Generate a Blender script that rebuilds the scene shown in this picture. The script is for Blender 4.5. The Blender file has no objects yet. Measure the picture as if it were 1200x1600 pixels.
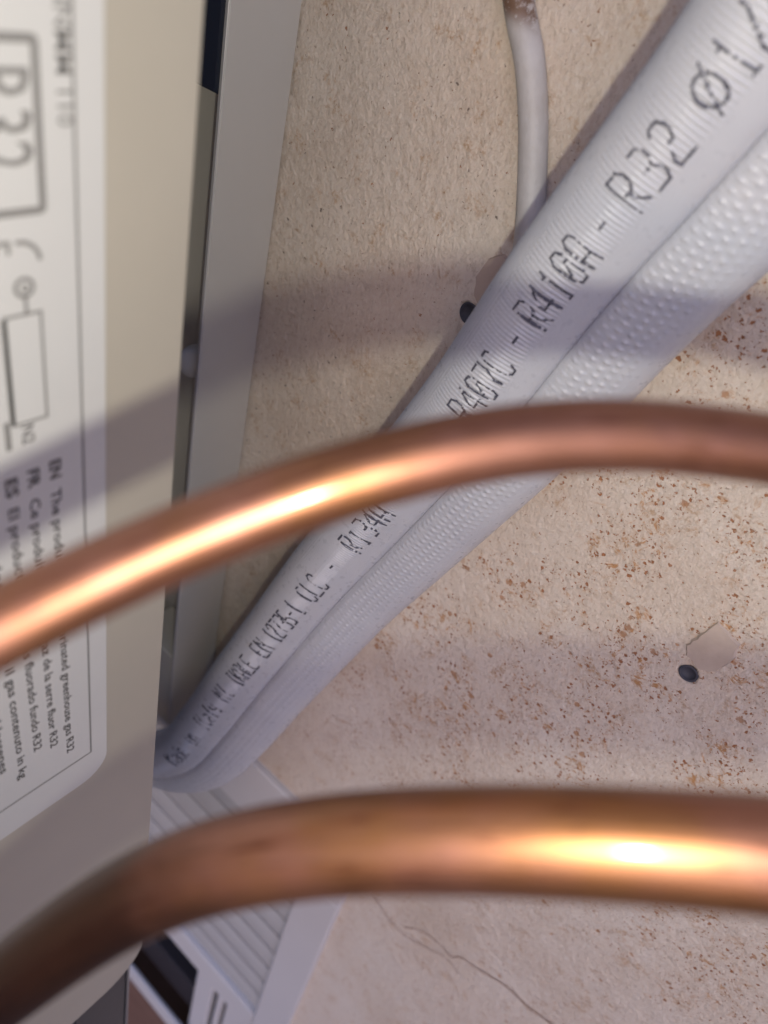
import bpy, bmesh, math, random
import numpy as np
from mathutils import Vector, Matrix

random.seed(7)
rng = np.random.default_rng(7)
MM = 0.001
S = bpy.context.scene
COL = S.collection

# ------------------------------------------------------------------ camera
# World: the plastered wall is the plane y = 0 and faces -y, z is up, millimetres in the tables below.
CAM_Y = -178.0
cam = bpy.data.cameras.new('camera')
cam_o = bpy.data.objects.new('camera', cam); COL.objects.link(cam_o)
right = Vector((0.747, 0.627, 0.2226)); fwd = Vector((-0.3866, 0.681, -0.6222)).normalized()
up = right.cross(fwd).normalized(); right = fwd.cross(up).normalized()
cam_o.matrix_world = Matrix(((right.x, up.x, -fwd.x, 0), (right.y, up.y, -fwd.y, CAM_Y*MM),
                             (right.z, up.z, -fwd.z, 0), (0, 0, 0, 1)))
cam.lens = 26; cam.sensor_fit = 'VERTICAL'; cam.sensor_height = 26*1600/1202; cam.sensor_width = cam.sensor_height
cam.clip_start = 0.004; cam.clip_end = 50
cam.dof.use_dof = True; cam.dof.focus_distance = 0.205; cam.dof.aperture_fstop = 11.5
S.camera = cam_o

# ------------------------------------------------------------------ world: shaded side of the house under open sky
W = bpy.data.worlds.new('World'); S.world = W; W.use_nodes = True
wn = W.node_tree.nodes; wl = W.node_tree.links
sky = wn.new('ShaderNodeTexSky'); sky.sky_type = 'NISHITA'; sky.sun_disc = False
sky.sun_elevation = math.radians(20); sky.sun_rotation = math.radians(150)
sky.air_density = 1.0; sky.dust_density = 1.0; sky.ozone_density = 3.0
tint = wn.new('ShaderNodeMix'); tint.data_type = 'RGBA'; tint.blend_type = 'MULTIPLY'; tint.inputs[0].default_value = 1.0
tint.inputs[7].default_value = (1.0, 0.91, 1.10, 1)        # the mauve cast of the whole sky as the phone balanced it
wl.new(sky.outputs[0], tint.inputs[6]); wl.new(tint.outputs[2], wn['Background'].inputs[0]); wn['Background'].inputs[1].default_value = 0.088

# the phone's flash: a small warm lamp beside the lens, it throws the two pipe shadows on wall and unit
fl = bpy.data.lights.new('phone_flash', 'POINT'); fl.energy = 0.31; fl.color = (1.0, 0.97, 0.80); fl.shadow_soft_size = 0.0022
fo = bpy.data.objects.new('phone_flash', fl); COL.objects.link(fo); fo.location = (9.8*MM, -179.5*MM, -17.4*MM)

S.view_settings.view_transform = 'Standard'; S.view_settings.look = 'None'
S.view_settings.exposure = 0.82; S.view_settings.gamma = 1.0; S.view_settings.use_curve_mapping = False
S.render.engine = 'CYCLES'
S.cycles.use_denoising = True
S.cycles.max_bounces = 6

# ------------------------------------------------------------------ material helpers
def new_mat(name, col, rough=0.5, metal=0.0, spec=0.5):
    m = bpy.data.materials.new(name); m.use_nodes = True
    b = m.node_tree.nodes['Principled BSDF']
    b.inputs['Base Color'].default_value = (*col, 1); b.inputs['Roughness'].default_value = rough
    b.inputs['Metallic'].default_value = metal; b.inputs['Specular IOR Level'].default_value = spec
    return m
class NT:
    def __init__(self, m): self.t = m.node_tree; self.n = self.t.nodes; self.l = self.t.links; self.b = self.n['Principled BSDF']
    def add(self, typ, **kw):
        nd = self.n.new('ShaderNode' + typ)
        for k, v in kw.items():
            if hasattr(nd, k) and k not in nd.inputs.keys(): setattr(nd, k, v)
            else: nd.inputs[k].default_value = v
        return nd
    def link(self, a, b): self.l.new(a, b)
    def coords(self, scale=(1, 1, 1), space='Object', rot=(0, 0, 0)):
        tc = self.add('TexCoord'); mp = self.add('Mapping')
        mp.inputs['Scale'].default_value = scale; mp.inputs['Rotation'].default_value = rot
        self.link(tc.outputs[space], mp.inputs['Vector']); return mp.outputs[0]
    def noise(self, vec, scale, detail=4, rough=0.55, dist=0.0):
        nd = self.add('TexNoise'); nd.inputs['Scale'].default_value = scale; nd.inputs['Detail'].default_value = detail
        nd.inputs['Roughness'].default_value = rough; nd.inputs['Distortion'].default_value = dist
        self.link(vec, nd.inputs['Vector']); return nd.outputs['Fac']
    def ramp(self, fac, stops):
        r = self.add('ValToRGB'); e = r.color_ramp.elements
        while len(e) < len(stops): e.new(0.5)
        for k, (p, c) in enumerate(stops):
            e[k].position = p; e[k].color = (*c, 1) if len(c) == 3 else c
        self.link(fac, r.inputs[0]); return r.outputs[0]
    def mapr(self, v, a, b, c=0.0, d=1.0):
        r = self.add('MapRange'); r.interpolation_type = 'SMOOTHSTEP'
        for k, x in zip(('From Min', 'From Max', 'To Min', 'To Max'), (a, b, c, d)): r.inputs[k].default_value = x
        self.link(v, r.inputs['Value']); return r.outputs[0]
    def math(self, op, a, b=None):
        m = self.add('Math'); m.operation = op
        for k, x in ((0, a), (1, b)):
            if x is None: continue
            if isinstance(x, (int, float)): m.inputs[k].default_value = x
            else: self.link(x, m.inputs[k])
        return m.outputs[0]
    def mix(self, fac, a, b):
        m = self.add('Mix'); m.data_type = 'RGBA'
        for sock, x in ((m.inputs[0], fac), (m.inputs[6], a), (m.inputs[7], b)):
            if isinstance(x, (int, float)): sock.default_value = x
            elif isinstance(x, tuple): sock.default_value = (*x, 1)
            else: self.link(x, sock)
        return m.outputs[2]
    def bump(self, h, dist, strength=1.0, prev=None):
        b = self.add('Bump'); b.inputs['Distance'].default_value = dist; b.inputs['Strength'].default_value = strength
        self.link(h, b.inputs['Height'])
        if prev is not None: self.link(prev, b.inputs['Normal'])
        self.link(b.outputs[0], self.b.inputs['Normal']); return b.outputs[0]
    def col(self, c): self.link(c, self.b.inputs['Base Color'])
    def rough(self, c): self.link(c, self.b.inputs['Roughness'])

# plaster wall --------------------------------------------------------------
def mat_wall():
    m = new_mat('plaster', (0.5, 0.43, 0.35), 0.85, 0, 0.25); t = NT(m)
    v = t.coords((1000, 1000, 1000))                       # millimetres
    base = t.ramp(t.noise(v, 0.02, 5, 0.6), [(0.3, (0.66, 0.55, 0.455)), (0.5, (0.74, 0.64, 0.545)), (0.72, (0.77, 0.69, 0.605))])
    vg = t.coords((1000, 1000, 620), rot=(0, math.radians(14), 0))   # trowel grain, longer upright
    grain = t.noise(vg, 1.05, 4, 0.65)
    c = t.mix(t.mapr(grain, 0.46, 0.66, 0, 0.42), base, (0.80, 0.75, 0.67))
    sm = t.add('SeparateXYZ'); t.link(v, sm.inputs[0]); smooth = t.mapr(sm.outputs['Z'], -345, -255, 0.35, 1.0)   # floated smooth lower down
    c = t.mix(t.math('MULTIPLY', t.mapr(t.noise(vg, 0.62, 5, 0.72), 0.50, 0.66, 0, 0.36), smooth), c, (0.40, 0.31, 0.235))
    c = t.mix(t.mapr(t.noise(v, 0.012, 3, 0.5), 0.45, 0.68, 0, 0.3), c, (0.60, 0.49, 0.38))
    # ochre stains
    oc = t.math('MULTIPLY', t.mapr(t.noise(v, 0.10, 4, 0.7, 0.5), 0.53, 0.66), t.mapr(t.noise(v, 0.75, 3, 0.7), 0.42, 0.60))
    c = t.mix(t.math('MULTIPLY', oc, 0.6), c, (0.48, 0.285, 0.14))
    # position masks: rust grows to the lower right of the unit, fine dark pits to the upper left
    sep = t.add('SeparateXYZ'); t.link(v, sep.inputs[0])
    zone = t.math('ADD', t.math('MULTIPLY', sep.outputs['X'], 0.011), t.math('MULTIPLY', sep.outputs['Z'], -0.0048))
    low = t.mapr(sep.outputs['Z'], -300, -215)
    dens = t.math('MULTIPLY', t.mapr(zone, -0.55, 0.5, 0.04, 1.35), t.math('ADD', t.math('MULTIPLY', low, 0.85), 0.15))
    clump = t.mapr(t.noise(v, 0.055, 3, 0.6), 0.42, 0.62, 0.06, 1.15)
    dens = t.math('MULTIPLY', dens, clump)
    pits = None
    w = t.add('TexNoise'); w.inputs['Scale'].default_value = 1.1; w.inputs['Detail'].default_value = 3; t.link(v, w.inputs['Vector'])
    ad = t.add('VectorMath'); ad.operation = 'MULTIPLY_ADD'; t.link(w.outputs['Color'], ad.inputs[0]); ad.inputs[1].default_value = (1.9, 1.9, 1.9); t.link(v, ad.inputs[2])
    up = t.mapr(zone, -0.2, -0.75)                         # coarse stippled stretch beside the rail
    for scale, rad, amt, colr, dn in ((0.58, 0.42, 0.95, (0.36, 0.15, 0.062), dens), (0.98, 0.42, 0.85, (0.38, 0.17, 0.075), t.math('MULTIPLY', dens, 1.25)),
                                  (0.22, 0.30, 0.75, (0.42, 0.20, 0.085), t.math('MULTIPLY', dens, 0.45)), (1.1, 0.34, 0.7, (0.32, 0.19, 0.12), 0.16),
                                  (0.42, 0.24, 0.8, (0.13, 0.085, 0.06), t.math('ADD', t.math('MULTIPLY', up, 0.26), 0.05))):
        vo = t.add('TexVoronoi'); vo.inputs['Scale'].default_value = scale; t.link(ad.outputs[0], vo.inputs['Vector'])
        sc = t.add('SeparateColor'); t.link(vo.outputs['Color'], sc.inputs[0])
        size = t.math('MULTIPLY', t.math('POWER', sc.outputs[0], 1.6), rad)
        dot = t.mapr(t.math('SUBTRACT', size, vo.outputs['Distance']), -0.035, 0.10)
        present = t.math('LESS_THAN', sc.outputs[1], dn if dn is not None else 0.22)
        k = t.math('MULTIPLY', t.math('MULTIPLY', dot, present), amt)
        c = t.mix(k, c, colr)
        pits = k if pits is None else t.math('MAXIMUM', pits, k)
    halo = t.math('MULTIPLY', dens, t.mapr(t.noise(v, 0.24, 5, 0.78, 0.8), 0.52, 0.66))
    c = t.mix(t.math('MULTIPLY', halo, 0.75), c, (0.53, 0.29, 0.135))
    t.col(c)
    h = t.math('SUBTRACT', t.math('ADD', t.math('MULTIPLY', t.noise(v, 0.5, 6, 0.68), 1.0), t.math('MULTIPLY', grain, 0.5)), t.math('MULTIPLY', pits, 0.25))
    t.bump(h, 0.0014, 0.65)
    return m
M = {}
M['wall'] = mat_wall()

def mat_noisy(name, c0, c1, rough, scale, bumpd=0.0, spec=0.5, metal=0.0):
    m = new_mat(name, c0, rough, metal, spec); t = NT(m); v = t.coords((1000, 1000, 1000))
    t.col(t.ramp(t.noise(v, scale, 5, 0.6), [(0.3, c0), (0.7, c1)]))
    if bumpd: t.bump(t.noise(v, scale*6, 4, 0.6), bumpd, 0.6)
    return m
M['filler'] = mat_noisy('filler', (0.50, 0.39, 0.325), (0.58, 0.47, 0.395), 0.8, 0.12, 0.0003, 0.3)
M['filler_old'] = mat_noisy('old_filler', (0.46, 0.37, 0.305), (0.58, 0.48, 0.405), 0.8, 0.12, 0.0003, 0.3)
M['crack'] = new_mat('crack_dirt', (0.26, 0.135, 0.095), 0.95, 0, 0.1)
M['plug'] = new_mat('plug_plastic', (0.055, 0.057, 0.075), 0.6)
M['panel'] = mat_noisy('unit_paint', (0.365, 0.335, 0.285), (0.39, 0.358, 0.305), 0.42, 0.02, 0.00006, 0.4)
M['panel_edge'] = new_mat('unit_cut_edge', (0.62, 0.54, 0.50), 0.5)
M['label'] = mat_noisy('label_film', (0.50, 0.498, 0.495), (0.53, 0.528, 0.525), 0.35, 0.03, 0.0, 0.4)
M['ink_soft'] = new_mat('label_ink_grey', (0.20, 0.195, 0.19), 0.5)
M['ink'] = new_mat('label_ink', (0.065, 0.06, 0.06), 0.5)
M['rail'] = mat_noisy('rail_paint', (0.55, 0.525, 0.49), (0.59, 0.565, 0.53), 0.5, 0.015, 0.00005)
M['rail_edge'] = new_mat('rail_cut_edge', (0.60, 0.58, 0.58), 0.4, 0.3)
M['bolt'] = new_mat('blued_steel', (0.06, 0.075, 0.11), 0.45, 0.5)
M['washer'] = new_mat('zinc', (0.30, 0.31, 0.33), 0.4, 0.8)
M['navy'] = new_mat('dark_navy', (0.02, 0.026, 0.05), 0.55)
M['cap'] = new_mat('white_cap', (0.66, 0.65, 0.63), 0.4)
M['foot'] = mat_noisy('black_paint', (0.016, 0.016, 0.02), (0.026, 0.026, 0.032), 0.4, 0.2, 0.0001)
M['upvc'] = mat_noisy('window_plastic', (0.64, 0.62, 0.62), (0.68, 0.66, 0.655), 0.4, 0.01)
M['slat'] = mat_noisy('shutter_plastic', (0.50, 0.49, 0.485), (0.54, 0.53, 0.52), 0.45, 0.01)
M['glass'] = new_mat('dark_glass', (0.03, 0.022, 0.026), 0.3)
M['gasket'] = new_mat('gasket', (0.03, 0.025, 0.03), 0.6)
M['brown'] = mat_noisy('brown_sill', (0.16, 0.085, 0.06), (0.20, 0.11, 0.08), 0.7, 0.05)

def mat_sleeve():
    m = new_mat('white_foam_film', (0.60, 0.615, 0.65), 0.40, 0, 0.5); t = NT(m); v = t.coords((1000, 1000, 1000))
    c = t.ramp(t.noise(v, 0.035, 4, 0.6), [(0.3, (0.51, 0.52, 0.565)), (0.7, (0.565, 0.575, 0.61))])
    dirt = t.mapr(t.noise(v, 0.16, 5, 0.7), 0.60, 0.78)
    c = t.mix(t.math('MULTIPLY', dirt, 0.35), c, (0.47, 0.42, 0.37))
    t.col(c)
    t.b.inputs['Subsurface Weight'].default_value = 0.25; t.b.inputs['Subsurface Radius'].default_value = (1, 0.9, 0.85); t.b.inputs['Subsurface Scale'].default_value = 0.0012
    t.rough(t.mapr(t.noise(v, 0.5, 3, 0.5), 0.3, 0.7, 0.26, 0.42))
    t.bump(t.noise(v, 1.6, 4, 0.6), 0.0003, 0.35)
    return m
M['sleeve'] = mat_sleeve()
def mat_print():
    m = new_mat('print_ink', (0.06, 0.06, 0.075), 0.6); t = NT(m); v = t.coords((1000, 1000, 1000))
    t.col(t.ramp(t.noise(v, 1.3, 3, 0.6), [(0.35, (0.045, 0.045, 0.065)), (0.6, (0.095, 0.095, 0.125)), (0.75, (0.24, 0.245, 0.28))]))
    return m
M['print'] = mat_print()
def mat_cable():
    m = new_mat('cable_pvc', (0.5, 0.49, 0.49), 0.5); t = NT(m); v = t.coords((1000, 1000, 1000))
    c = t.ramp(t.noise(v, 0.10, 4, 0.6), [(0.3, (0.46, 0.435, 0.42)), (0.7, (0.55, 0.54, 0.55))])
    sep = t.add('SeparateXYZ'); t.link(v, sep.inputs[0])
    st = t.math('MULTIPLY', t.mapr(sep.outputs['Z'], -19.5, -15), t.mapr(t.math('ADD', t.noise(v, 0.8, 4, 0.7), t.math('MULTIPLY', sep.outputs['Y'], -0.06)), 0.68, 0.86))
    c = t.mix(st, c, (0.17, 0.10, 0.065))
    c = t.mix(t.mapr(t.noise(v, 0.6, 4, 0.7), 0.6, 0.75, 0, 0.25), c, (0.40, 0.35, 0.31))
    t.col(c); t.bump(t.noise(v, 0.7, 4, 0.6), 0.0004, 0.5)
    return m
M['cable'] = mat_cable()
def mat_copper(name, seed, brown_span=None, gloss=0.16):
    m = new_mat(name, (0.80, 0.42, 0.27), 0.30, 0.93); t = NT(m)
    tc = t.add('TexCoord'); mp = t.add('Mapping'); mp.inputs['Location'].default_value = (seed, seed*.7, 0)
    mp.inputs['Scale'].default_value = (1000, 1000, 1000); t.link(tc.outputs['Object'], mp.inputs[0]); v = mp.outputs[0]
    uv = t.add('Mapping'); uv.inputs['Scale'].default_value = (2.2, 26, 1); t.link(tc.outputs['UV'], uv.inputs[0])
    drawn = t.noise(uv.outputs[0], 1.0, 4, 0.6)
    c = t.ramp(t.noise(v, 0.045, 5, 0.62), [(0.32, (0.235, 0.107, 0.048)), (0.5, (0.25, 0.113, 0.079)), (0.68, (0.285, 0.136, 0.11))])
    um = t.add('Mapping'); um.inputs['Scale'].default_value = (9, 14, 1); t.link(tc.outputs['UV'], um.inputs[0])
    c = t.mix(t.mapr(t.noise(um.outputs[0], 1.0, 5, 0.7, 0.4), 0.50, 0.70, 0, 0.8), c, (0.095, 0.03, 0.018))
    c = t.mix(t.mapr(t.noise(v, 0.5, 4, 0.7), 0.60, 0.74, 0, 0.45), c, (0.08, 0.036, 0.025))
    if brown_span:                                            # darker brown stretch towards the valve, lengths in decimetres along the pipe
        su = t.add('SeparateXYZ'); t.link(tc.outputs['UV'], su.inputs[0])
        k = t.mapr(t.math('ADD', su.outputs[0], t.math('MULTIPLY', t.noise(v, 0.10, 4, 0.6), 0.16)), brown_span[1] + 0.08, brown_span[0] + 0.08)
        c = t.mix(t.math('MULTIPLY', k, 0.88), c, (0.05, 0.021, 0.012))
    t.col(c); t.b.inputs['Coat Weight'].default_value = gloss; t.b.inputs['Coat Roughness'].default_value = 0.12; t.b.inputs['Coat Tint'].default_value = (1, 0.93, 0.80, 1)
    t.rough(t.math('ADD', t.mapr(drawn, 0.3, 0.7, 0.41, 0.49), t.mapr(t.noise(v, 0.05, 4, 0.6), 0.4, 0.7, 0, 0.08)))
    t.bump(drawn, 0.00010, 0.5)
    return m
M['copper_a'] = mat_copper('bare_copper', 0.0)
M['copper_b'] = mat_copper('bare_copper_brown_end', 37.0, (1.28, 1.46), 0.34)

# ------------------------------------------------------------------ mesh helpers (tables in mm)
def mesh_obj(name, verts, faces, mat, parent=None, smooth=False, uvs=None):
    me = bpy.data.meshes.new(name)
    me.from_pydata([tuple(float(a)*MM for a in v) for v in verts], [], [tuple(int(i) for i in f) for f in faces])
    me.materials.append(mat)
    if smooth: me.polygons.foreach_set('use_smooth', [True]*len(me.polygons))
    if uvs is not None:
        l = me.uv_layers.new(name='UVMap'); idx = np.empty(len(me.loops), int); me.loops.foreach_get('vertex_index', idx)
        l.data.foreach_set('uv', np.asarray(uvs)[idx].astype(np.float32).ravel())
    me.update()
    o = bpy.data.objects.new(name, me); COL.objects.link(o)
    if parent is not None: o.parent = parent
    return o
def fast_grid(name, P, mat, parent=None, closed_v=False, mask=None, uvs=None):
    """P: (n, m, 3) array in mm, turned into quads."""
    n, mm = P.shape[:2]; I = np.arange(n*mm).reshape(n, mm)
    a = I[:-1, :-1] if not closed_v else I[:-1, :]; b = I[1:, :-1] if not closed_v else I[1:, :]
    if closed_v: c = np.roll(I, -1, 1)[1:, :]; d = np.roll(I, -1, 1)[:-1, :]
    else: c = I[1:, 1:]; d = I[:-1, 1:]
    F = np.stack([a, b, c, d], -1)
    F = F[mask] if mask is not None else F.reshape(-1, 4)
    me = bpy.data.meshes.new(name)
    me.vertices.add(n*mm); me.vertices.foreach_set('co', (P.reshape(-1, 3)*MM).astype(np.float32).ravel())
    k = len(F); me.loops.add(4*k); me.loops.foreach_set('vertex_index', F.ravel().astype(np.int32))
    me.polygons.add(k); me.polygons.foreach_set('loop_start', np.arange(0, 4*k, 4, dtype=np.int32))
    me.polygons.foreach_set('use_smooth', np.ones(k, bool))
    if uvs is not None:
        l = me.uv_layers.new(name='UVMap'); l.data.foreach_set('uv', uvs.reshape(-1, 2)[F.ravel()].astype(np.float32).ravel())
    me.update(calc_edges=True); me.validate(); me.materials.append(mat)
    o = bpy.data.objects.new(name, me); COL.objects.link(o)
    if parent is not None: o.parent = parent
    return o
def box(name, lo, hi, mat, parent=None, bev=0.0, seg=2):
    bm = bmesh.new(); bmesh.ops.create_cube(bm, size=1)
    for v in bm.verts:
        v.co = Vector([(lo[k] + (v.co[k] + .5)*(hi[k] - lo[k]))*MM for k in range(3)])
    if bev: bmesh.ops.bevel(bm, geom=bm.edges[:], offset=bev*MM, segments=seg, affect='EDGES', profile=0.5)
    me = bpy.data.meshes.new(name); bm.to_mesh(me); bm.free(); me.materials.append(mat)
    o = bpy.data.objects.new(name, me); COL.objects.link(o)
    if parent is not None: o.parent = parent
    return o
def empty(name, label=None, cat=None, group=None, kind=None):
    o = bpy.data.objects.new(name, None); COL.objects.link(o); o.empty_display_size = 0.02
    tag(o, label, cat, group, kind); return o
def tag(o, label=None, cat=None, group=None, kind=None):
    for k, v in (('label', label), ('category', cat), ('group', group), ('kind', kind)):
        if v: o[k] = v
    return o
def spline(P, n):
    P = np.asarray(P, float); Q = np.vstack([2*P[0]-P[1], P, 2*P[-1]-P[-2]]); out = []
    for i in range(len(P)-1):
        a, b, c, d = Q[i:i+4]
        for t in np.linspace(0, 1, n, endpoint=False):
            out.append(.5*((2*b)+(c-a)*t+(2*a-5*b+4*c-d)*t*t+(3*b-a-3*c+d)*t**3))
    out.append(P[-1]); return np.array(out)
def even(A, step):
    s = np.r_[0, np.cumsum(np.linalg.norm(np.diff(A, axis=0), axis=1))]; t = np.arange(0, s[-1], step)
    return np.stack([np.interp(t, s, A[:, k]) for k in range(3)], 1), t
def smooth_path(A, k):
    if k < 2: return A
    pad = np.vstack([np.repeat(A[:1], k, 0), A, np.repeat(A[-1:], k, 0)]); ker = np.hanning(2*k+1); ker /= ker.sum()
    B = np.stack([np.convolve(pad[:, i], ker, 'valid') for i in range(3)], 1)
    B[0] = A[0]; B[-1] = A[-1]; return B
def frame(A, ref=(0, -1, 0)):
    T = np.gradient(A, axis=0); T /= np.linalg.norm(T, axis=1)[:, None]; r = np.array(ref, float)
    E1 = r - (T@r)[:, None]*T; E1 /= np.linalg.norm(E1, axis=1)[:, None]
    return T, E1, np.cross(T, E1)
def sweep(name, A, rad, nseg, mat, parent=None, ref=(0, -1, 0), cap=True):
    T, E1, E2 = frame(A, ref); th = np.linspace(0, 2*np.pi, nseg, endpoint=False)
    R = rad(np.arange(len(A)), th) if callable(rad) else np.full((len(A), nseg), float(rad))
    P = A[:, None, :] + R[..., None]*(np.cos(th)[None, :, None]*E1[:, None, :] + np.sin(th)[None, :, None]*E2[:, None, :])
    s = np.r_[0, np.cumsum(np.linalg.norm(np.diff(A, axis=0), axis=1))]
    uv = np.stack([np.repeat(s[:, None]/100, nseg, 1), np.repeat((np.abs(th/np.pi-1))[None, :], len(A), 0)], -1)
    if cap: 
        P = np.concatenate([np.repeat(A[:1][:, None, :], nseg, 1), P, np.repeat(A[-1:][:, None, :], nseg, 1)], 0)
        uv = np.concatenate([uv[:1], uv, uv[-1:]], 0)
    return fast_grid(name, P, mat, parent, True, None, uv)
def vnoise(shape, cell, seed):
    """smooth value noise on a grid, -1..1"""
    r = np.random.default_rng(seed); n, m = shape; a = max(2, int(n/cell)+3); b = max(2, int(m/cell)+3)
    G = r.uniform(-1, 1, (a, b)); x = np.arange(n)/cell; y = np.arange(m)/cell
    i = x.astype(int); j = y.astype(int); f = x-i; g = y-j; f = f*f*(3-2*f); g = g*g*(3-2*g)
    A = G[np.ix_(i, j)]; B = G[np.ix_(i+1, j)]; Cc = G[np.ix_(i, j+1)]; Dd = G[np.ix_(i+1, j+1)]
    f = f[:, None]; g = g[None, :]
    return (A*(1-f)+B*f)*(1-g) + (Cc*(1-f)+Dd*f)*g
def disc_prism(name, pts, y0, y1, mat, parent, inset=0.5):
    """irregular flat flake on the wall: outline at y0, slightly smaller top at y1"""
    n = len(pts); p = np.array(pts, float); c = p.mean(0); q = c + (p-c)*(1-inset/np.linalg.norm(p-c, axis=1))[:, None]
    V = [(a, y0, b) for a, b in p] + [(a, y1, b) for a, b in q]
    F = [(i, (i+1) % n, n+(i+1) % n, n+i) for i in range(n)] + [tuple(range(n, 2*n))]
    return mesh_obj(name, V, F, mat, parent)

# ------------------------------------------------------------------ the wall
WIN_R, WIN_T = -60.0, -352.0           # right and top edge of the window opening
def axis(lo, f0, f1, hi, step, coarse):
    return np.unique(np.round(np.r_[np.arange(lo, f0, coarse), np.arange(f0, f1, step), np.arange(f1, hi+coarse, coarse)], 4))
xs = axis(-700, -190, 100, 460, 0.7, 30); zs = axis(-2300, -520, 20, 420, 0.7, 30)
xs = np.unique(np.r_[xs, WIN_R]); zs = np.unique(np.r_[zs, WIN_T])
Xg, Zg = np.meshgrid(xs, zs, indexing='ij')
rel = 0.15*vnoise(Xg.shape, 3.2, 1) + 0.16*vnoise(Xg.shape, 9, 2) + 0.35*vnoise(Xg.shape, 60, 3) + 0.10*vnoise(Xg.shape, 1.6, 4)
fine = np.clip((Xg+190)/20, 0, 1)*np.clip((100-Xg)/20, 0, 1)*np.clip((Zg+520)/20, 0, 1)*np.clip((20-Zg)/20, 0, 1)
rel = rel*fine
HOLES = ((4.7, -145.0, 2.35), (-93.2, -84.8, 2.75))
for hx, hz, hr in HOLES:
    d = np.hypot(Xg-hx, Zg-hz); rel = np.where(d < hr+0.15, 7.0, rel*np.clip((d-hr-0.3)/2, 0.15, 1))
Pw = np.stack([Xg, rel, Zg], -1)
mask = ~((Xg[:-1, :-1] < WIN_R-0.01) & (Xg[:-1, :-1] > -420) & (Zg[:-1, :-1] < WIN_T-0.01) & (Zg[:-1, :-1] > -1000))
wall = fast_grid('wall', Pw, M['wall'], None, False, mask)
tag(wall, 'beige plaster wall with rust specks and a thin crack behind the pipes', 'wall', None, 'structure')
for hx, hz, hr in HOLES:               # sleeves of the two old wall plugs
    th = np.linspace(0, 2*np.pi, 28, endpoint=False); prof = ((hr+0.35, 0.05), (hr+0.2, -0.14), (hr-0.25, -0.12), (hr-0.4, 0.1), (hr-0.5, 0.5), (0.02, 0.6))
    P = np.array([[(hx+r*np.cos(a)*1.0, y, hz+r*np.sin(a)) for a in th] for r, y in prof])
    fast_grid('wall_plug', P, M['plug'], wall, True)
def wob(pts, k=3, amp=0.35, seed=1):
    r = random.Random(seed); out = []
    for i, (a, b) in enumerate(pts):
        c, d = pts[(i+1) % len(pts)]
        for t in range(k):
            f = t/k; out.append((a+(c-a)*f + (r.uniform(-amp, amp) if t else 0), b+(d-b)*f + (r.uniform(-amp, amp) if t else 0)))
    return out
disc_prism('filler_patch', wob([(2.9, -124.6), (10.7, -127.0), (11.6, -132.6), (10.2, -139.4), (6.5, -141.8), (1.2, -140.4), (-0.4, -137.2), (0.9, -131.5)], 4, 0.3, 3), 0.5, -0.7, M['filler_old'], wall, 0.8)
disc_prism('filler_patch', wob([(-92.4, -68.5), (-88.6, -65.8), (-84.5, -66.6), (-83.5, -73), (-86, -80), (-90.2, -82.5), (-93.2, -79.5), (-94.6, -74.5)], 4, 0.25, 5), 0.5, -0.9, M['filler'], wall, 0.5)
def crack(pts, w0, w1, seed):
    r = random.Random(seed); A = spline([(a, 0, b) for a, b in pts], 8); V = []; F = []
    n = len(A)
    for i in range(n):
        d = A[min(i+1, n-1)] - A[max(i-1, 0)]; d /= np.linalg.norm(d); nrm = np.array([-d[2], 0, d[0]])
        w = (w0 + (w1-w0)*i/(n-1))*r.uniform(0.6, 1.25); j = np.array([r.uniform(-.22, .22), 0, r.uniform(-.22, .22)])
        for k, y in ((-1, -0.52), (0, -0.50), (1, -0.52)): V.append(A[i] + j + nrm*k*w*0.5 + np.array([0, y, 0]))
    for i in range(n-1):
        for k in range(2): F.append((3*i+k, 3*i+k+1, 3*i+k+4, 3*i+k+3))
    return V, F
for pts, a, b, sd in (([(-47.5, -366), (-38, -372), (-29.1, -373.9), (-22.4, -372.5), (-12, -365.5), (-3.8, -360.5), (3.9, -362.5)], 0.5, 0.3, 2),
                      ([(-27, -367.9), (-19.4, -358.7), (-9.1, -355.5), (-2.8, -356.1), (0.6, -350.3), (7.9, -347.6), (17.8, -342.4), (23.8, -340.7), (32.2, -340.6), (37.6, -338.6), (45, -336.4), (60, -330)], 0.4, 0.75, 5)):
    V, F = crack(pts, a, b, sd); mesh_obj('crack', V, F, M['crack'], wall)

M['ground'] = mat_noisy('paving', (0.16, 0.125, 0.10), (0.21, 0.165, 0.135), 0.9, 0.004)
tag(mesh_obj('ground', [(-30000, -40000, -2300), (30000, -40000, -2300), (30000, 60, -2300), (-30000, 60, -2300)], [(0, 1, 2, 3)], M['ground']), None, None, None, 'structure')
# ------------------------------------------------------------------ window with roller shutter, below on the same wall
win = empty('window', 'white plastic window with a half lowered shutter behind the lower pipe', 'window')
fx0, fz1 = -420, -1000
box('frame_head', (fx0, -4, WIN_T-46), (WIN_R+1.5, 40, WIN_T+1.5), M['upvc'], win, 1.5)
box('frame_jamb', (WIN_R-25, -3.5, fz1), (WIN_R+1.2, 40, WIN_T-46.3), M['upvc'], win, 1.5)
box('frame_jamb', (fx0-20, -8.5, fz1), (fx0+5, 40, WIN_T+1.5), M['upvc'], win, 1.5)
zt = WIN_T-47
def slat_mesh(h):
    prof = []
    for t in np.linspace(0, 1, 9): prof.append((-1.3*math.sin(math.pi*t)**0.7, -h*t*0.9))
    prof += [(0.35, -h*0.94), (0.35, -h)]
    V = []; 
    for x in (fx0+5, WIN_R-25.4):
        V += [(x, y+2, z) for y, z in prof]
    n = len(prof); return V, [(i, i+1, n+i+1, n+i) for i in range(n-1)]
Vs, Fs = slat_mesh(24.7)
sl0 = None
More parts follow.
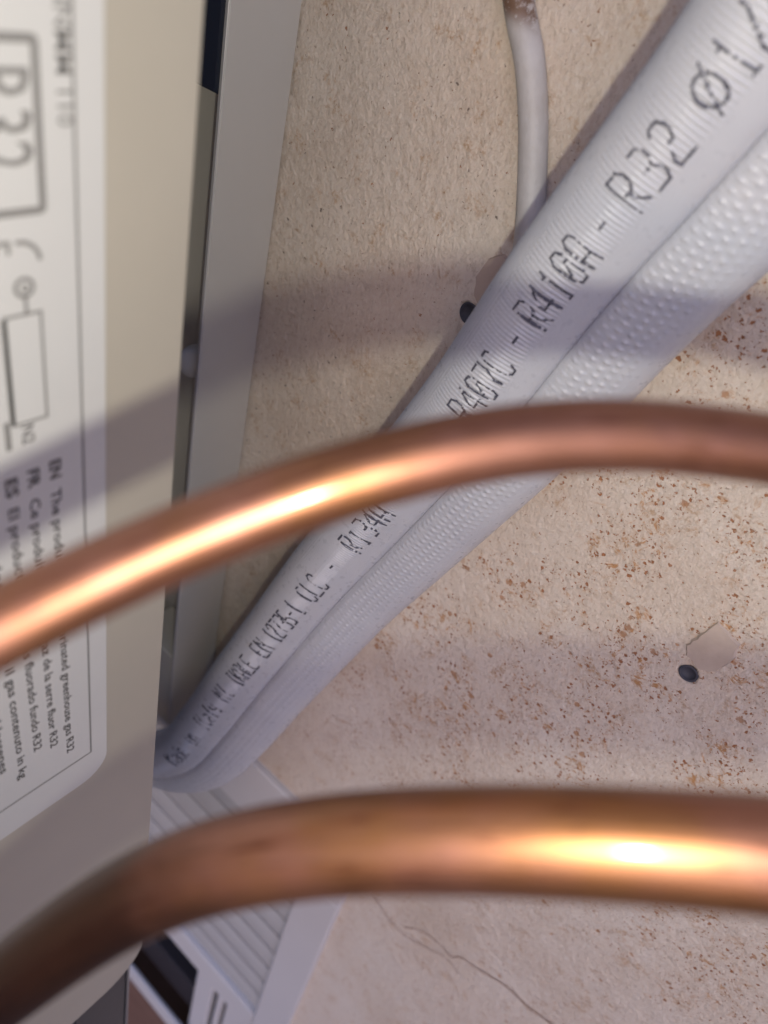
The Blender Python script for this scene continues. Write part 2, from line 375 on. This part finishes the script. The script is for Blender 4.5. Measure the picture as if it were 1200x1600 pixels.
for k in range(9):
    if sl0 is None:
        sl0 = mesh_obj('shutter_slat', Vs, Fs, M['slat'], win, True); o = sl0
    else:
        o = sl0.copy(); COL.objects.link(o); o.parent = win
    o.location = (0, 0, (zt - k*24.8)*MM)
zb = zt-9*24.8
box('shutter_bottom_bar', (fx0+5, -1.5, zb-32), (WIN_R-25.4, 8, zb-0.5), M['upvc'], win, 2)
box('pane', (fx0, 30, fz1), (WIN_R-25.2, 33, zb-32), M['glass'], win)
box('sash_rail', (fx0, 14, zb-178), (WIN_R-26, 29, zb-130), M['gasket'], win, 2)
for a, b, mt in ((-149, -130, 'upvc'), (-125, -119, 'upvc'), (-115, -86, 'upvc')):
    box('sash_stile', (a, 6, fz1), (b, 13.5, zb-32.4), M[mt], win, 2)
box('window_board', (fx0, -3, -826), (-90, 1.8, -800), M['upvc'], win, 2)
box('sill', (fx0, -2, -1000), (-88, 28, -826.5), M['brown'], win, 2)

# ------------------------------------------------------------------ bracket rail on the wall behind the unit
rail = empty('bracket_rail', 'grey steel mounting rail fixed upright on the wall beside the unit', 'bracket')
RX, RY = -169.0, -25.6
box('flange', (RX-1.6, RY, -352), (RX, -0.7, 320), M['rail'], rail, 0.3, 1)
box('folded_edge', (RX-1.2, RY-0.5, -352), (RX+0.05, RY-0.02, 320), M['rail_edge'], rail, 0.15, 1)
box('web', (RX-38, -2.6, -352), (RX-1.7, -0.7, 320), M['rail'], rail)
box('flange', (RX-40, RY, -352), (RX-38.1, -0.7, 320), M['rail'], rail, 0.3, 1)
box('gusset', (RX-30, RY+2, -345), (RX-4, -3, -292), M['rail'], rail, 1)
def turned(name, c, prof, ax, mat, parent, n=24):
    ax = Vector(ax).normalized(); a = ax.orthogonal().normalized(); b = ax.cross(a)
    P = np.array([[list(Vector(c) + ax*h + (a*math.cos(t) + b*math.sin(t))*r) for t in np.linspace(0, 2*math.pi, n, endpoint=False)] for r, h in prof])
    return fast_grid(name, P, mat, parent, True)
bc = (-183.0, -4.0, -147.0)
turned('washer', bc, ((0.1, 1.2), (9, 1.2), (9, 2.6), (0.1, 2.6)), (0, -1, 0), M['washer'], rail)
turned('bolt_head', bc, ((6.5, 2.6), (6.5, 8.4), (5.8, 9.2), (0.1, 9.2)), (0, -1, 0), M['bolt'], rail, 6)
turned('bolt_cap', (-177.8, -21.0, -139.5), ((5.0, -4.5), (5.4, 0), (5.0, 1.3), (3.9, 2.3), (2.0, 3.0), (0.05, 3.2)), (0.45, -0.85, 0.1), M['cap'], rail)
box('dark_block', (-186, -24.5, -54), (-172.5, -4, -12), M['navy'], rail, 1)  # plain dark navy block in the upper part of the rail channel
turned('bolt_cap', (-178.5, -16.5, -346), ((3.6, -3.5), (3.9, 0), (3.5, 1.0), (2.4, 1.8), (0.05, 2.2)), (0.3, -0.9, 0.3), M['cap'], rail)

# ------------------------------------------------------------------ white cable on the wall
cab = even(spline([(-150, -4, 70), (-126, -3.6, 25), (-112, -3.7, 3), (-103, -3.7, -14), (-95.7, -3.7, -24.4), (-90, -3.7, -35.9), (-85.2, -3.7, -48.6), (-81.8, -3.7, -59.5), (-79.4, -3.9, -73.2), (-79.5, -3.9, -90), (-82, -1, -108), (-83.5, 4, -116)], 20), 0.8)[0]
wv = np.convolve(rng.normal(0, 1, len(cab)+40), np.hanning(41)/20, 'valid')
o = sweep('wall_cable', cab, lambda i, th: 3.45 + 0.08*wv[i][:, None]*np.ones(len(th)), 28, M['cable'])
tag(o, 'thin white cable running down the wall to vanish behind the sleeved pipes', 'cable')

# ------------------------------------------------------------------ twin insulated refrigerant line
TW = [(-36.9, -34.8, 23.9), (-44.0, -33.1, -5.4), (-50.3, -31.4, -23.9), (-56.5, -29.6, -40.2), (-63.1, -28.4, -59.8), (-71.1, -27.2, -87.1), (-80.7, -25.4, -113.4), (-92.6, -23.2, -145.0), (-106.8, -22.7, -183.1),
      (-118.8, -24.3, -221.2), (-130.0, -27.3, -257.9), (-141.8, -30.3, -298.7), (-154.5, -33.5, -333.0), (-177.0, -38.5, -358.0), (-214.0, -46.0, -368.0), (-255.0, -50.0, -370.0)]
A0, s0 = even(spline(TW, 60), 0.22)
A0 = smooth_path(A0, 60)
s0 = np.r_[0, np.cumsum(np.linalg.norm(np.diff(A0, axis=0), axis=1))]
TT, EE1, EE2 = frame(A0)
R0 = 10.5
PHI = math.radians(30)                 # how far the second tube is turned towards the wall
NS = 200
def wrap(a): return (a + np.pi) % (2*np.pi) - np.pi
s_noise = lambda seed, cell, amp, n, m: amp*vnoise((n, m), cell, seed)
def surf_text(s, th):
    """radius of the tube that carries the print: fine cross ribs, smooth towards the far side"""
    a = np.degrees(wrap(th)) + 15.0                        # 0 faces the room
    ribs = np.clip((18 - np.abs(a + 14))/10, 0, 1)         # band between print and seam
    fine = np.clip((36 - np.abs(a - 14))/14, 0, 1)
    side = np.clip((26 - np.abs(a - 58))/8, 0, 1)
    ph = 2*np.pi*s/1.05
    wv_ = 0.6*np.sin(s*0.9 + a*0.11) + 0.5*np.sin(s*0.37 - a*0.07)
    h = 0.21*ribs*np.sin(ph + 0.04*a + 0.5*wv_)*(0.8 + 0.25*wv_) + 0.13*fine*np.sin(ph + 0.5*wv_)*(0.55 + 0.45*np.sin(np.radians(a)*58))
    h = h + 0.13*side*np.sin(np.radians(a)*64) + 0.06*side*np.sin(2*np.pi*s/0.8 + a*1.3)*np.clip((s-100)/60, 0.25, 1)
    return R0 + h
def surf_bump(s, th):
    a = np.degrees(wrap(th)) + 10.0
    row = (a + 2)/13.0; r = np.round(row); ph = s/2.15 + 0.5*(r % 2) + 0.07*np.sin(s*0.31 + r*1.7) + 0.05*np.sin(s*0.83 + r*2.9)
    dx = (ph - np.round(ph))*2.15; dy = np.radians((row - r)*13.0)*R0
    amp = np.interp(r, [-4, -3, -2, -1, 0, 1, 2, 3, 4], [0.03, 0.08, 0.22, 0.36, 0.40, 0.34, 0.24, 0.08, 0.02])
    amp = amp*(0.95 + 0.12*np.sin(np.round(ph)*2.31 + r*5.1) + 0.12*np.sin(s*0.09 + r))
    return R0*0.99 + amp*np.exp(-(dx*dx/0.26 + dy*dy/0.36)) + 0.02*np.sin(2*np.pi*s/1.07)*np.clip((30-np.abs(a-30))/10, 0, 1)
line = empty('insulated_line_pair', 'pair of white foam sleeved refrigerant lines with black printed lettering', 'insulated pipe')
def fill(th, c, pl):
    """sleeves pressed together: flattened against the mid plane, shoulders squeezed out on both sides of the seam"""
    d = np.abs(wrap(th - c)); r = 1 + 0.20*np.exp(-((d - np.radians(40))/np.radians(23))**2)
    return np.minimum(r, pl/np.maximum(np.cos(d), 0.2))
C0 = math.atan2(-math.cos(PHI), -math.sin(PHI)); C1 = C0 + math.pi
off = R0*1.96*(-EE2*math.cos(PHI) - EE1*math.sin(PHI))
A1 = A0 + off
A1[:, 1] = np.minimum(A1[:, 1], -10.4)
lump = 0.10*vnoise((len(A0), NS), 90, 11) + 0.05*vnoise((len(A0), NS), 30, 12)
lump *= np.sin(np.linspace(0, np.pi, NS))[None, :]         # seamless
sweep('sleeve', A0, lambda i, th: surf_text(s0[i][:, None], th[None, :])*fill(th, C0, 0.985)[None, :] + lump, NS, M['sleeve'], line)
sweep('sleeve', A1, lambda i, th: surf_bump(s0[i][:, None], th[None, :])*fill(th, C1, 0.985)[None, :] + lump[:, ::-1], NS, M['sleeve'], line)
# the welded film between both sleeves
wA = (A0 + A1)/2 + 4.2*(EE1*math.cos(PHI) - EE2*math.sin(PHI))*0.9
# printed lettering: 5 x 7 needle printer
G = {'R': '11110100011000111110101001001010001', '3': '11110000010000101110000010000111110', '2': '01110100010000100110010001000011111', '4': '00010001100101010010111110001000010',
     '1': '00100011000010000100001000010001110', '0': '01110100011001110101110011000101110', '7': '11111000010000100010001000010000100', 'C': '01110100011000010000100001000101110',
     'A': '01110100011000110001111111000110001', 'P': '11110100011000111110100001000010000', 'H': '10001100011000111111100011000110001', 'D': '11110100011000110001100011000111110',
     'E': '11111100001000011110100001000011111', 'N': '10001110011010110011100011000110001', '5': '11111100001000011110000010000111110', '-': '00000000000000001110000000000000000',
     '/': '00001000010001000100010001000010000', 'O': '00001011101001110101110010111010000', 'U': '10001100011000110001100011000101110', 'I': '01110001000010000100001000010001110',
     'K': '10001100101010011000101001001010001', 'L': '10000100001000010000100001000011111', 'M': '10001110111010110101100011000110001', 'a': '00000000000111000001011111000101111',
     'd': '00001000010110110011100011000101111', 'e': '00000000000111010001111111000001110', 'i': '00100000000110000100001000010001110', 'n': '00000000001011011001100011000110001',
     't': '01000010001110001000010000100100110', 'l': '01100001000010000100001000010001110', 'y': '00000000001000110001011110000101110', 'Ø': '00001011101001110101110010111010000'}
TOK = [('1/4', 27.6, 4.3), ('Ø', 36.9, 5.6), ('R32', 50.7, 4.9), ('-', 63.1, 4.2), ('R410A', 78.4, 4.2), ('-', 93.7, 4), ('R407C', 108.8, 3.9), ('-', 123.0, 4), ('R22', 136, 4), ('-', 149, 4),
       ('R134A', 173.0, 5.0), ('-', 197.5, 4.2), ('CLC', 213.5, 4.6), ('12735-1', 238.5, 3.5), ('EN', 259, 4.2), ('IKALE', 278.5, 3.7), ('MI', 298, 4.4), ('Italy', 319, 4.1), ('in', 342, 4.2), ('Made', 362, 4.2)]
def tx_angle(s): return math.radians(np.interp(s, [0, 80, 160, 215, 260, 300, 380], [-17, -21, -25, -26, -22, -17, -20]))
pv, pf = [], []
rp = random.Random(4)
def add_stroke(a, b, w):
    """a, b: (along, height) of the stroke in mm on the unrolled sleeve; s falls in reading direction"""
    (x0, y0), (x1, y1) = a, b; L = math.hypot(x1-x0, y1-y0); k = max(1, int(L/0.35))
    ux, uy = (x1-x0)/max(L, 1e-6), (y1-y0)/max(L, 1e-6); e = w*0.45
    x0 -= ux*e; y0 -= uy*e; x1 += ux*e; y1 += uy*e; base = len(pv)
    for i in range(k+1):
        t = i/k; ww = w*rp.uniform(0.75, 1.15)
        for sgn in (-0.5, 0, 0.5):
            px_, py_ = x0+(x1-x0)*t - uy*ww*sgn, y0+(y1-y0)*t + ux*ww*sgn
            s = px_; th = tx_angle(s) + py_/R0
            f = np.clip(s/s0[-1], 0, 1); i0 = np.searchsorted(s0, s); i0 = min(max(i0, 1), len(s0)-1)
            r = float(surf_text(np.array(s), np.array(th))*fill(th, C0, 0.985)) + 0.17 
            pv.append(A0[i0] + r*(math.cos(th)*EE1[i0] + math.sin(th)*EE2[i0]))
    for i in range(k):
        if rp.random() < 0.14: continue                    # the print skips over the ribs
        for c in range(2): pf.append((base+3*i+c, base+3*i+c+1, base+3*i+c+4, base+3*i+c+3))
HGT = 7.8
for word, sc, adv in TOK:
    n = len(word)
    for ci, ch in enumerate(word):
        if ch == 'Ø':
            E = [(sc - 2.05*math.cos(a), 2.9*math.sin(a)) for a in np.linspace(0, 2*math.pi, 19)]
            for a, b in zip(E[:-1], E[1:]): add_stroke(a, b, 0.55)
            add_stroke((sc + 1.7, -3.9), (sc - 1.7, 3.9), 0.5); continue
        g = G[ch]; on = {(c, r) for r in range(7) for c in range(5) if g[r*5+c] == '1'}
        cx = sc - (ci - (n-1)/2)*adv; gw = adv*0.66
        jx = rp.uniform(-.15, .15)
        pos = lambda c, r: (cx + jx - (c-2)/4*gw, (3-r)/6*HGT + rp.uniform(-.05, .05))
        for (c, r) in on:
            lk = 0
            for dc, dr in ((1, 0), (0, 1), (1, 1), (-1, 1)):
                q = (c+dc, r+dr)
                if q in on:
                    if dc and dr and ((c+dc, r) in on or (c, r+dr) in on): continue
                    if rp.random() < 0.06: continue
                    add_stroke(pos(c, r), pos(*q), 0.52 if sc < 150 else 0.68)
            if ch in '-/': add_stroke(pos(c, r), (pos(c, r)[0]-0.25, pos(c, r)[1]), 0.55)
mesh_obj('printed_lettering', pv, pf, M['print'], line)

# ------------------------------------------------------------------ outdoor unit: side panel, label, foot
unit = empty('outdoor_unit', 'beige metal side of an air conditioner outdoor unit carrying a white label', 'air conditioner')
PX = -90.0; YR, YF, ZB, ZT = -101.2, -390.0, -331.5, 240.0
def rounded(y0, y1, z0, z1, r, n=8):
    """closed outline in the panel plane; r per corner: (rear-bottom, rear-top, front-top, front-bottom)"""
    out = []
    for (cy, cz, a0), rr in zip(((y1, z0, -90), (y1, z1, 0), (y0, z1, 90), (y0, z0, 180)), r):
        sy = -1 if cy == y1 else 1; sz = 1 if cz == z0 else -1
        if rr <= 0: out.append((cy, cz)); continue
        for k in range(n+1):
            a = math.radians(a0 + 90*k/n); out.append((cy + sy*rr + rr*math.cos(a), cz + sz*rr + rr*math.sin(a)))
    return out
def plate(name, outl, x0, x1, mat, parent, bev=0.0):
    n = len(outl); bm = bmesh.new()
    a = [bm.verts.new((x0*MM, y*MM, z*MM)) for y, z in outl]; b = [bm.verts.new((x1*MM, y*MM, z*MM)) for y, z in outl]
    top = bm.faces.new(b); bm.faces.new(a[::-1])
    for i in range(n): bm.faces.new((a[i], a[(i+1) % n], b[(i+1) % n], b[i]))
    if bev: bmesh.ops.bevel(bm, geom=list(top.edges), offset=bev*MM, segments=6, affect='EDGES')
    bmesh.ops.recalc_face_normals(bm, faces=bm.faces[:])
    me = bpy.data.meshes.new(name); bm.to_mesh(me); bm.free(); me.materials.append(mat)
    o = bpy.data.objects.new(name, me); COL.objects.link(o); o.parent = parent; return o
plate('side_panel', rounded(YF, YR, ZB, ZT, (17, 10, 10, 10), 12), PX-28, PX, M['panel'], unit, 3.6)
plate('casing', rounded(YF+8, YR-9, ZB+9, ZT-6, (12, 8, 8, 8), 6), -830, PX-28.2, M['panel'], unit)
plate('valve_cover', rounded(YF+40, -124.5, -306, -266, (7, 7, 7, 7), 8), PX-0.5, PX+0.9, M['panel'], unit, 0.5)
plate('cover_gap', rounded(YF+39, -123.9, -306.7, -265.4, (7.5, 7.5, 7.5, 7.5), 8), PX-0.5, PX+0.12, M['gasket'], unit)
foot = plate('foot', [(-127, -331), (-104.5, -331), (-104.5, -420), (-127, -420)], PX-34, PX-4, M['foot'], unit, 0.6)
box('foot_edge', (PX-34, -104.2, -420), (PX-3.6, -103.2, -331.8), M['washer'], foot)
# label
lab = plate('label', rounded(-190, -115.8, -179.5, 60, (7, 7, 7, 7), 8), PX-0.2, PX+0.10, M['label'], unit)
LX = PX + 0.16
def bar(name, y0, y1, z0, z1, mat='ink_soft'):
    return mesh_obj(name, [(LX, y0, z0), (LX, y1, z0), (LX, y1, z1), (LX, y0, z1)], [(0, 1, 2, 3)], M[mat], lab)
def outline(name, y0, y1, z0, z1, w, mat='ink_soft', r=0.0):
    o = rounded(y0, y1, z0, z1, (r,)*4, 5) if r else [(y1, z0), (y1, z1), (y0, z1), (y0, z0)]
    c = np.array(o); m = c.mean(0); n = len(o)
    i = rounded(y0+w, y1-w, z0+w, z1-w, (max(r-w, .05),)*4, 5) if r else [(y1-w, z0+w), (y1-w, z1-w), (y0+w, z1-w), (y0+w, z0+w)]
    V = [(LX, a, b) for a, b in o] + [(LX, a, b) for a, b in i]
    return mesh_obj(name, V, [(k, (k+1) % n, n+(k+1) % n, n+k) for k in range(n)], M[mat], lab)
outline('border_line', -184, -119.8, -168.6, 52, 0.42, 'ink_soft')
outline('symbol_box', -152, -124.2, -41.6, -21.6, 1.0, 'ink_soft', 0.9)
def text(name, body, y_base, z_start, size, mat='ink', length=None, bold=0.02):
    """printed line running downwards, tops of the letters towards the wall"""
    cu = bpy.data.curves.new(name, 'FONT'); cu.body = body; cu.size = size*MM/0.72; cu.resolution_u = 2; cu.offset = bold*MM
    ob = bpy.data.objects.new(name, cu); COL.objects.link(ob)
    bpy.context.view_layer.update()
    me = bpy.data.meshes.new_from_object(ob); bpy.data.objects.remove(ob); bpy.data.curves.remove(cu)
    co = np.empty(len(me.vertices)*3); me.vertices.foreach_get('co', co); co = co.reshape(-1, 3)
    k = 1.0 if length is None else length*MM/(co[:, 0].max()-co[:, 0].min())
    new = np.stack([np.full(len(co), LX*MM), y_base*MM + co[:, 1], z_start*MM - (co[:, 0]-co[:, 0].min())*k], 1)
    me.vertices.foreach_set('co', new.ravel()); me.update(); me.materials.clear(); me.materials.append(M[mat])
    o = bpy.data.objects.new(name, me); COL.objects.link(o); o.parent = lab; return o
text('printed_symbol', 'R32', -133.2, -25.0, 8.0, 'ink_soft', 11.0)
text('printed_line', 'COMNNMM 110', -122.2, -9, 2.1, 'ink_soft', 22.4)
# charging diagram: hose, gauge, bottle
def arc(name, cy, cz, r, a0, a1, w, mat='ink_soft', n=20):
    V = []; 
    for k in range(n+1):
        a = math.radians(a0+(a1-a0)*k/n)
        V += [(LX, cy+(r-w/2)*math.cos(a), cz+(r-w/2)*math.sin(a)), (LX, cy+(r+w/2)*math.cos(a), cz+(r+w/2)*math.sin(a))]
    return mesh_obj(name, V, [(2*k, 2*k+1, 2*k+3, 2*k+2) for k in range(n)], M[mat], lab)
arc('hose_symbol', -128.2, -47.6, 2.7, 0, 100, 0.6)
text('printed_symbol', '5', -133.4, -44.2, 4.2, 'ink_soft')
arc('gauge_symbol', -127.9, -51.0, 1.25, 0, 360, 0.55)
arc('gauge_dot', -127.8, -51.1, 0.35, 0, 360, 0.4)
bar('gauge_stem', -128.1, -127.6, -54.8, -52.2)
outline('bottle_symbol', -131.2, -125.6, -72.2, -54.6, 0.42, 'ink_soft')
bar('bottle_shade', -131.5, -130.7, -71.8, -55.0, 'ink_soft')
bar('bottle_foot', -132.5, -131.6, -76.0, -71.0)
text('printed_symbol', 'N2', -129.9, -72.6, 2.0, 'ink', 3.2)
LINES = (('EN', 'The product contains fluorinated greenhouse gas R32', -125.9, -80.6, 162.8), ('FR', 'Ce produit contient du gaz de la serre fluor R32', -129.6, -80.9, 157.0),
         ('ES', 'El producto contiene gas fluorado fundo R32', -133.2, -81.2, 154.6), ('IT', 'Il prodotto contiene il gas contenuto in kg', -136.9, -81.6, 161.2), ('DE', 'Das Produkt enthaelt geschlossenes', -140.6, -82.0, 155.0),
         ('PT', 'O produto inclui o gas fluorado R32', -144.3, -82.3, 157.0))
for code, body, yb, z0, zend in LINES:
    text('language_code', code, yb, z0, 2.0, 'ink', 3.7, 0.08)
    text('printed_line', body, yb, z0-5.9, 1.8, 'ink', zend + z0 - 5.9, 0.035)

# ------------------------------------------------------------------ two bare copper pipes in front
P1 = [(-94, -226, -80), (-78, -221, -76), (-58, -203, -67), (-50.7, -180.2, -63.2), (-44.6, -157.5, -55.5), (-43.1, -152.5, -53.5), (-41.3, -147.3, -51.3), (-39.6, -142.5, -49.6), (-36.3, -137.0, -46.7), (-31.3, -129.6, -41.9), (-25.5, -122.6, -38.5),
      (-19.3, -113.0, -35.9), (-12.4, -107.8, -34.5), (-4.5, -100.6, -33.8), (8, -91, -33.5), (30, -77, -34.5), (62, -64, -39), (120, -52, -50)]
P2 = [(-94, -205, -188), (-76, -199, -176), (-56, -184, -148), (-45, -171.5, -126), (-40, -165.4, -113.3), (-35.5, -159.4, -101.6), (-31.1, -154, -91.6), (-28, -151, -86), (-21.4, -146, -77.8), (-16.2, -142.8, -72.8), (-6.7, -137.4, -65.2),
      (4.2, -131.6, -58.2), (14.2, -126.2, -53), (27, -119.5, -47.5), (52, -108, -40), (110, -90, -32)]
def pipe(name, pts, d, mat, label, seed):
    A = smooth_path(even(spline(pts, 40), 0.5)[0], 46)
    w = np.convolve(np.random.default_rng(seed).normal(0, 1, len(A)+60), np.hanning(61)/30, 'valid')
    o = sweep(name, A, lambda i, th: d/2*(1 + 0.006*w[i][:, None]*np.cos(2*th)[None, :]), 64, mat)
    return tag(o, label, 'copper pipe', 'bare copper pipes bent in front of the wall')
pipe('copper_pipe', P1, 7.1, M['copper_a'], 'thinner upper bare copper pipe arching across the white sleeved lines', 3)
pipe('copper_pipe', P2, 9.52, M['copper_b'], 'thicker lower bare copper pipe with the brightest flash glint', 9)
